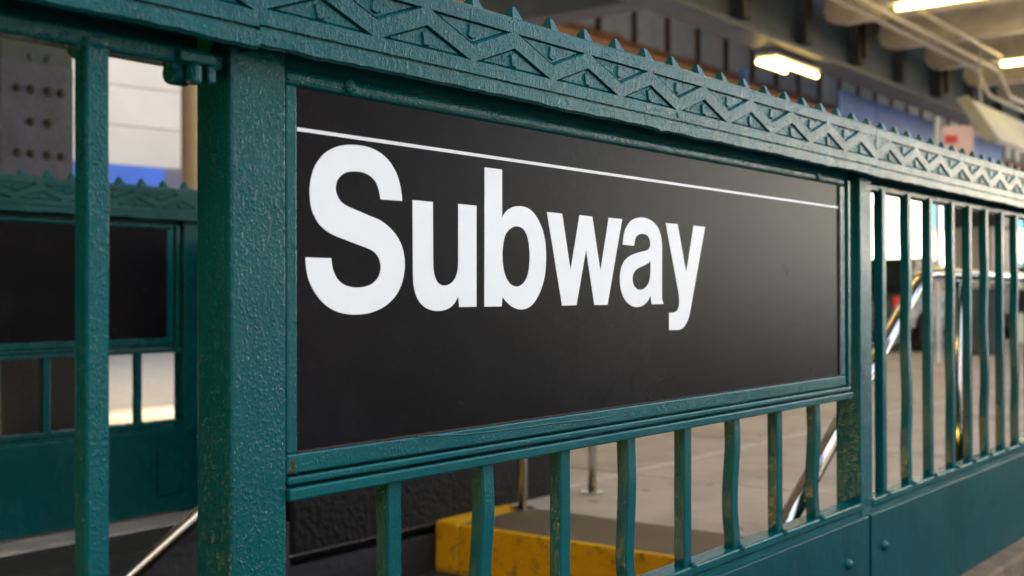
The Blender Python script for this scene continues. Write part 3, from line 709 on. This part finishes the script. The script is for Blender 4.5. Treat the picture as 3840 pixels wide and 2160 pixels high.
plate(ps, .04, .2, 2.76, 2.86, simple('sign_red', (.6, .06, .06), .5, .1, 9), 'red_mark', .016)

# cars
M_TYRE = simple('tyre', (.012, .012, .012), .8, .2, 20); M_RIM = simple('rim', (.4, .4, .42), .3, .1, 10, metal=1)
M_GLASS = simple('car_glass', (.02, .025, .028), .06, .1, 2, spec=.8)
M_TAIL = simple('tail_light', (.65, .01, .015), .2, .1, 8); M_PLATE = simple('number_plate', (.75, .6, .15), .5, .1, 8)
M_TRIM = simple('black_trim', (.015, .015, .016), .5, .2, 8)
def car(x, y, rz, col, label, h=1.46, w=1.8, L=4.5):
    m, nt, b = new_mat('car_paint'); b.inputs['Base Color'].default_value = col+(1,); b.inputs['Roughness'].default_value = .22; b.inputs['Coat Weight'].default_value = .6
    c = thing('parked_car', (x, y, -.02), label, 'car', 'cars parked along the street', rz)
    # body: cross sections along the length (rear at 0); each section half width / belt / sill
    prof = [(0,.42,.78,.80),(.06,.33,.90,.88),(.35,.26,.95,.93),(1.2,.22,.96,.97),(2.6,.22,.95,.97),(3.3,.22,.90,.96),(4.1,.26,.80,.90),(4.42,.33,.68,.80),(4.5,.42,.60,.68)]
    mb = MB(); rings = []
    for (px, z0, z1, wf) in prof:
        hw = w/2*wf
        rings.append([(px,-hw*.9,z0),(px,-hw,z0+.12),(px,-hw,z1-.12),(px,-hw*.93,z1),(px,hw*.93,z1),(px,hw,z1-.12),(px,hw,z0+.12),(px,hw*.9,z0)])
    vs = [p for r_ in rings for p in r_]; fs = [(i*8+k, i*8+(k+1) % 8, (i+1)*8+(k+1) % 8, (i+1)*8+k) for i in range(len(rings)-1) for k in range(8)]
    fs += [tuple(range(7,-1,-1)), tuple((len(rings)-1)*8+k for k in range(8))]
    mb.add(vs, fs); body = part('body', mb, m, c, smooth=False, local=True, bevel=.03)
    # cabin
    def ring(px, pz, hw): return [(px,-hw,pz),(px,hw,pz)]
    hb, ht = w/2*.88, w/2*.70
    A = [(.42,.93),(1.0,h-.03),(1.5,h),(2.35,h-.02),(3.25,.90)]
    cab = MB(); vs = []
    for (px, pz) in A:
        q = (pz-.9)/(h-.9); hw = hb+(ht-hb)*max(0, q); vs += [(px,-hw,pz),(px,hw,pz)]
    fs = [(2*i,2*i+1,2*i+3,2*i+2) for i in range(4)] + [(0,2,4,6,8),(9,7,5,3,1)]
    cab.add(vs, fs); cb = part('cabin', cab, m, c, local=True, bevel=.03)
    def quad(nm, pts, mat, par): part(nm, MB().add(pts, [(0,1,2,3)]), mat, par, local=True)
    def on(px, s, e=.012):
        for i in range(4):
            if A[i][0] <= px <= A[i+1][0]:
                t = (px-A[i][0])/(A[i+1][0]-A[i][0]); return A[i][1]+(A[i+1][1]-A[i][1])*t
    quad('rear_window', [(.475,-hb*.86,.975),(.475,hb*.86,.975),(.925,ht*.95,h-.075),(.925,-ht*.95,h-.075)], M_GLASS, cb)
    quad('windscreen', [(3.12,hb*.86,.985),(3.12,-hb*.86,.985),(2.52,-ht*.95,h-.09),(2.52,ht*.95,h-.09)], M_GLASS, cb)
    for s in (-1, 1):
        for (a0, a1, b0, b1) in ((.85,1.7,1.08,1.7),(1.78,2.95,1.78,2.42)):
            quad('side_window', [(a0,s*(hb+.006),.97),(a1,s*(hb+.006),.97),(b1,s*(ht+.012),h-.07),(b0,s*(ht+.012),h-.07)], M_GLASS, cb)
        part('tail_light', MB().box(-.02,.10,s*w/2*.87-.13*(s>0)-.0*(s<0),s*w/2*.87+.13*(s<0),.66,.84), M_TAIL, c, local=True, bevel=.02)
        part('headlight', MB().box(4.36,4.47,s*w/2*.72-.14,s*w/2*.72+.14,.56,.68), M_FIX, c, local=True, bevel=.02)
        part('mirror', MB().box(2.75,2.9,s*w/2*.98-.09,s*w/2*.98+.09,.92,1.04), m, c, local=True, bevel=.03)
        for px in (.82, 3.62):
            wh = part('wheel', MB().tube([(px, s*(w/2-.21), .32), (px, s*(w/2-.0), .32)], .32, 20), M_TYRE, c, local=True, bevel=.03)
            part('rim', MB().tube([(px, s*(w/2-.02), .32), (px, s*(w/2+.006), .32)], .2, 16), M_RIM, wh, local=True)
    part('bumper', MB().box(-.07,.1,-w/2*.86,w/2*.86,.32,.52), M_TRIM, c, local=True, bevel=.03)
    part('number_plate', MB().box(-.012,.0,-.26,.26,.62,.76), M_PLATE, c, local=True)
    return c
car(16.2, 5.82, R(2), (.012, .012, .014), 'black car with red tail light behind the bars beside the sign')
car(22.6, 4.7, R(3), (.45, .46, .48), 'silver car farther off behind the bars at the right edge')
car(34.5, 7.8, R(4), (.45, .02, .02), 'red car in the distance behind the bars')
car(27.5, 8.3, R(2), (.6, .6, .6), 'white car in the distance beside the blue shed', h=1.6)
# bins and boxes
tb = thing('litter_bin', (16.4, 3.98, 0), 'dark litter bin behind the bars right of the sign', 'bin')
part('body', MB().tube([(16.4,3.98,0),(16.4,3.98,.06),(16.4,3.98,.88)], [.2,.22,.26], 18), simple('dark_bin', (.03,.028,.034), .5, .2, 6), tb)
part('rim', MB().tube([(16.4,3.98,.88),(16.4,3.98,.94)], .275, 18), M_TRIM, tb, bevel=.01)
nb = thing('news_box', (15.3, 3.0, 0), 'pale green white street box behind the handrail', 'box')
M_PALE = simple('pale_box', (.62, .68, .58), .4, .08, 4)
part('body', MB().box(15.12,15.5,2.86,3.24,.22,1.0), M_PALE, nb, bevel=.03)
part('window', MB().box(15.105,15.122,2.92,3.18,.62,.92), M_GLASS, nb)
part('leg', MB().box(15.25,15.37,2.98,3.1,0,.22), M_TRIM, nb)

ks = thing('kiosk', (23.8, 6.2, 0), 'beige kiosk with a dark top behind the bars', 'kiosk')
part('body', MB().box(23.3, 24.6, 5.75, 6.6, 0, 2.18), simple('beige_kiosk', (.5, .42, .34), .6, .08, 2), ks)
part('fascia', MB().box(23.2, 24.7, 5.65, 6.65, 2.181, 2.8), M_TRIM, ks, bevel=.02)

# ------------------------------------------------------------------ buildings
M_BEIGE = simple('beige_cladding', (.40, .355, .31), .7, .06, .8, bscale=30, bdist=.002)
M_SEAM = simple('cladding_seam', (.27, .24, .21), .8, .1, 2)
M_TAN = None
def brick_mat(name, c1, c2, mortar, sc=4):
    m, nt, b = new_mat(name); v = coords(nt, rand=False); t = N(nt, 'ShaderNodeTexBrick')
    mp = N(nt, 'ShaderNodeMapping'); mp.inputs['Rotation'].default_value = (R(90), 0, 0); nt.links.new(v, mp.inputs[0]); nt.links.new(mp.outputs[0], t.inputs['Vector'])
    t.inputs['Color1'].default_value = c1+(1,); t.inputs['Color2'].default_value = c2+(1,); t.inputs['Mortar'].default_value = mortar+(1,); t.inputs['Scale'].default_value = sc
    nt.links.new(t.outputs[0], b.inputs['Base Color']); b.inputs['Roughness'].default_value = .8; return m
M_TAN = brick_mat('tan_brick', (.50, .34, .18), (.46, .31, .16), (.47, .33, .18))
M_WINT = simple('blue_glass', (.03, .11, .17), .08, .2, 1, spec=.8)
M_PALEB = simple('pale_facade', (.60, .57, .53), .7, .08, .6)
M_GREYB = simple('grey_facade', (.35, .35, .36), .7, .1, .6)
def building(x, y, rz, w, d, h, mat, label, rows, cols, z0, wz, ww, glass=M_WINT, group=None, ground=True, sides=False):
    wmat = M_TRIM if mat.name.startswith('dark') else M_PALEB
    if mat.name.startswith('dark'): glass = M_STIFF  # black panes keep the added dark buildings from mirroring sky
    b = thing('building', (x, y, 0), label, 'building', group, rz)
    part('wall', MB().box(0, w, 0, d, .05, h), mat, b, local=True)
    part('roof_edge', MB().box(-.15, w+.15, -.18, d+.1, h+.003, h+.4), M_GREYB, b, local=True)
    def wins(n, length, flip):
        for r_ in range(rows):
            for c_ in range(n):
                a = length*(c_+.5)/n-ww/2; zz = z0+r_*3.3
                if zz+wz > h-.4: continue
                def bx(a0, a1, d0, d1, q0, q1): 
                    return MB().box(a0, a1, d0, d1, q0, q1) if not flip else MB().box(d0, d1, a0, a1, q0, q1)
                wn_ = part('window', bx(a, a+ww, -.05, -.004, zz, zz+wz), wmat, b, local=True)
                part('pane', bx(a+.08, a+ww/2-.04, -.058, -.052, zz+.08, zz+wz-.08), glass, wn_, local=True)
                part('pane', bx(a+ww/2+.04, a+ww-.08, -.058, -.052, zz+.08, zz+wz-.08), glass, wn_, local=True)
    if cols: wins(cols, w, False)
    if sides: wins(max(1, int(d/3)), d, True)
    if ground:
        n = max(1, int(w/3.2))
        for c_ in range(n):
            sf = part('shop_front', MB().box(w*c_/n+.2, w*(c_+1)/n-.2, -.06, -.005, .15, 2.5), M_TRIM, b, local=True)
            part('pane', MB().box(w*c_/n+.3, w*(c_+1)/n-.3, -.07, -.062, .4, 2.35), glass, sf, local=True)
    return b
# beige panelled building with the blue band
bb = thing('panelled_building', (11.85, 15.98, 0), 'beige panelled building with a blue sign band seen beside the riveted column', 'building', None, R(-8))
part('wall', MB().box(-16, 0, .04, 9, .05, 14.5), M_SEAM, bb, local=True)
pm = mesh_of('panel', MB().box(.008, 1.772, -.0, .039, .008, .652)); pm.materials.append(M_BEIGE)
for i in range(9):
    for j in range(17): inst('panel', pm, bb, (-16+1.78*i-.02, 0, 3.04+.66*j), local=True)
bbs = part('sign_band', MB().box(-15.9, -.36, -.1, .03, 2.42, 3.03), M_BLUE2, bb, local=True)
part('band_end', MB().box(-.35, -.02, -.06, .03, 2.42, 3.03), M_FLANGE, bb, local=True)
part('ledge', MB().box(-16, .0, -.18, .03, 2.3, 2.41), simple('pink_ledge', (.6, .48, .46), .6, .1, 3), bb, local=True)
for i in range(5):
    sf = part('shop_front', MB().box(-15.8+3.1*i, -13.0+3.1*i, -.02, .038, .15, 2.19), M_TRIM, bb, local=True)
    part('pane', MB().box(-15.65+3.1*i, -13.15+3.1*i, -.03, -.022, .35, 2.05), M_WINT, sf, local=True)
building(12.25, 15.9, R(-3), 12, 9, 15, M_TAN, 'tan brick building with blue glass windows beyond the pale girder', 3, 4, 3.9, 2.3, 2.2)
building(25.5, 15.4, 0, 16, 10, 11, M_GREYB, 'grey building far along the street behind the blue shed', 3, 5, 4, 1.7, 1.6)
building(60, 42, R(-90)+R(4), 63, 10, 14, M_PALEB, 'pale sunlit building closing the far end of the street', 3, 15, 4, 1.7, 1.4)
building(60, -24, R(-90), 24, 10, 10, simple('cream_facade', (.55,.56,.58), .7, .08, .6), 'cream building at the far end on the open side of the street', 3, 6, 4, 1.7, 1.4)


# boarded block added out of view, keeps light off the left-facing sides
sh = thing('side_light_block', (-6, 2.5, 0), 'dark green boarded station house at the foot of the stairs', 'building')
M_BOARD = simple('dark_green_boards', (.012, .022, .02), .6, .25, 3)
part('wall', MB().box(-10, -6, -11, 3.2, -.04, 5.04).box(-10, .3, 3.21, 10.4, -.04, 5.04), M_STIFF, sh)
for i in range(35):
    part('board', MB().box(-5.998, -5.97, -11+.4*i+.006, -10.6+.4*i-.006, .05, 5.0), M_BOARD, sh)
for i in range(15):
    part('board', MB().box(-5.96+.4*i+.006, -5.56+.4*i-.006, 3.18, 3.208, .05, 5.0), M_BOARD, sh)
deck = part('track_deck', MB().box(XA0, XA1, 5.95, 8.75, 6.0, 6.2), M_STIFF); tag(deck, 'dark track deck between the two long girders', 'deck')
M_DBRICK = brick_mat('dark_brick', (.032, .02, .016), (.026, .018, .015), (.035, .03, .028))  # for two unseen buildings added to block low sky and darken reflections
building(17.5, -14.5, R(180), 10, 9, 11, M_DBRICK, 'dark brick building across the road, right of the side street', 2, 4, 4, 1.7, 1.2)
building(-1.5, -14.5, R(180), 14, 9, 19, M_DBRICK, 'unseen tall dark brick building added across the road to block sky, left of the gap', 4, 5, 4, 1.7, 1.2)
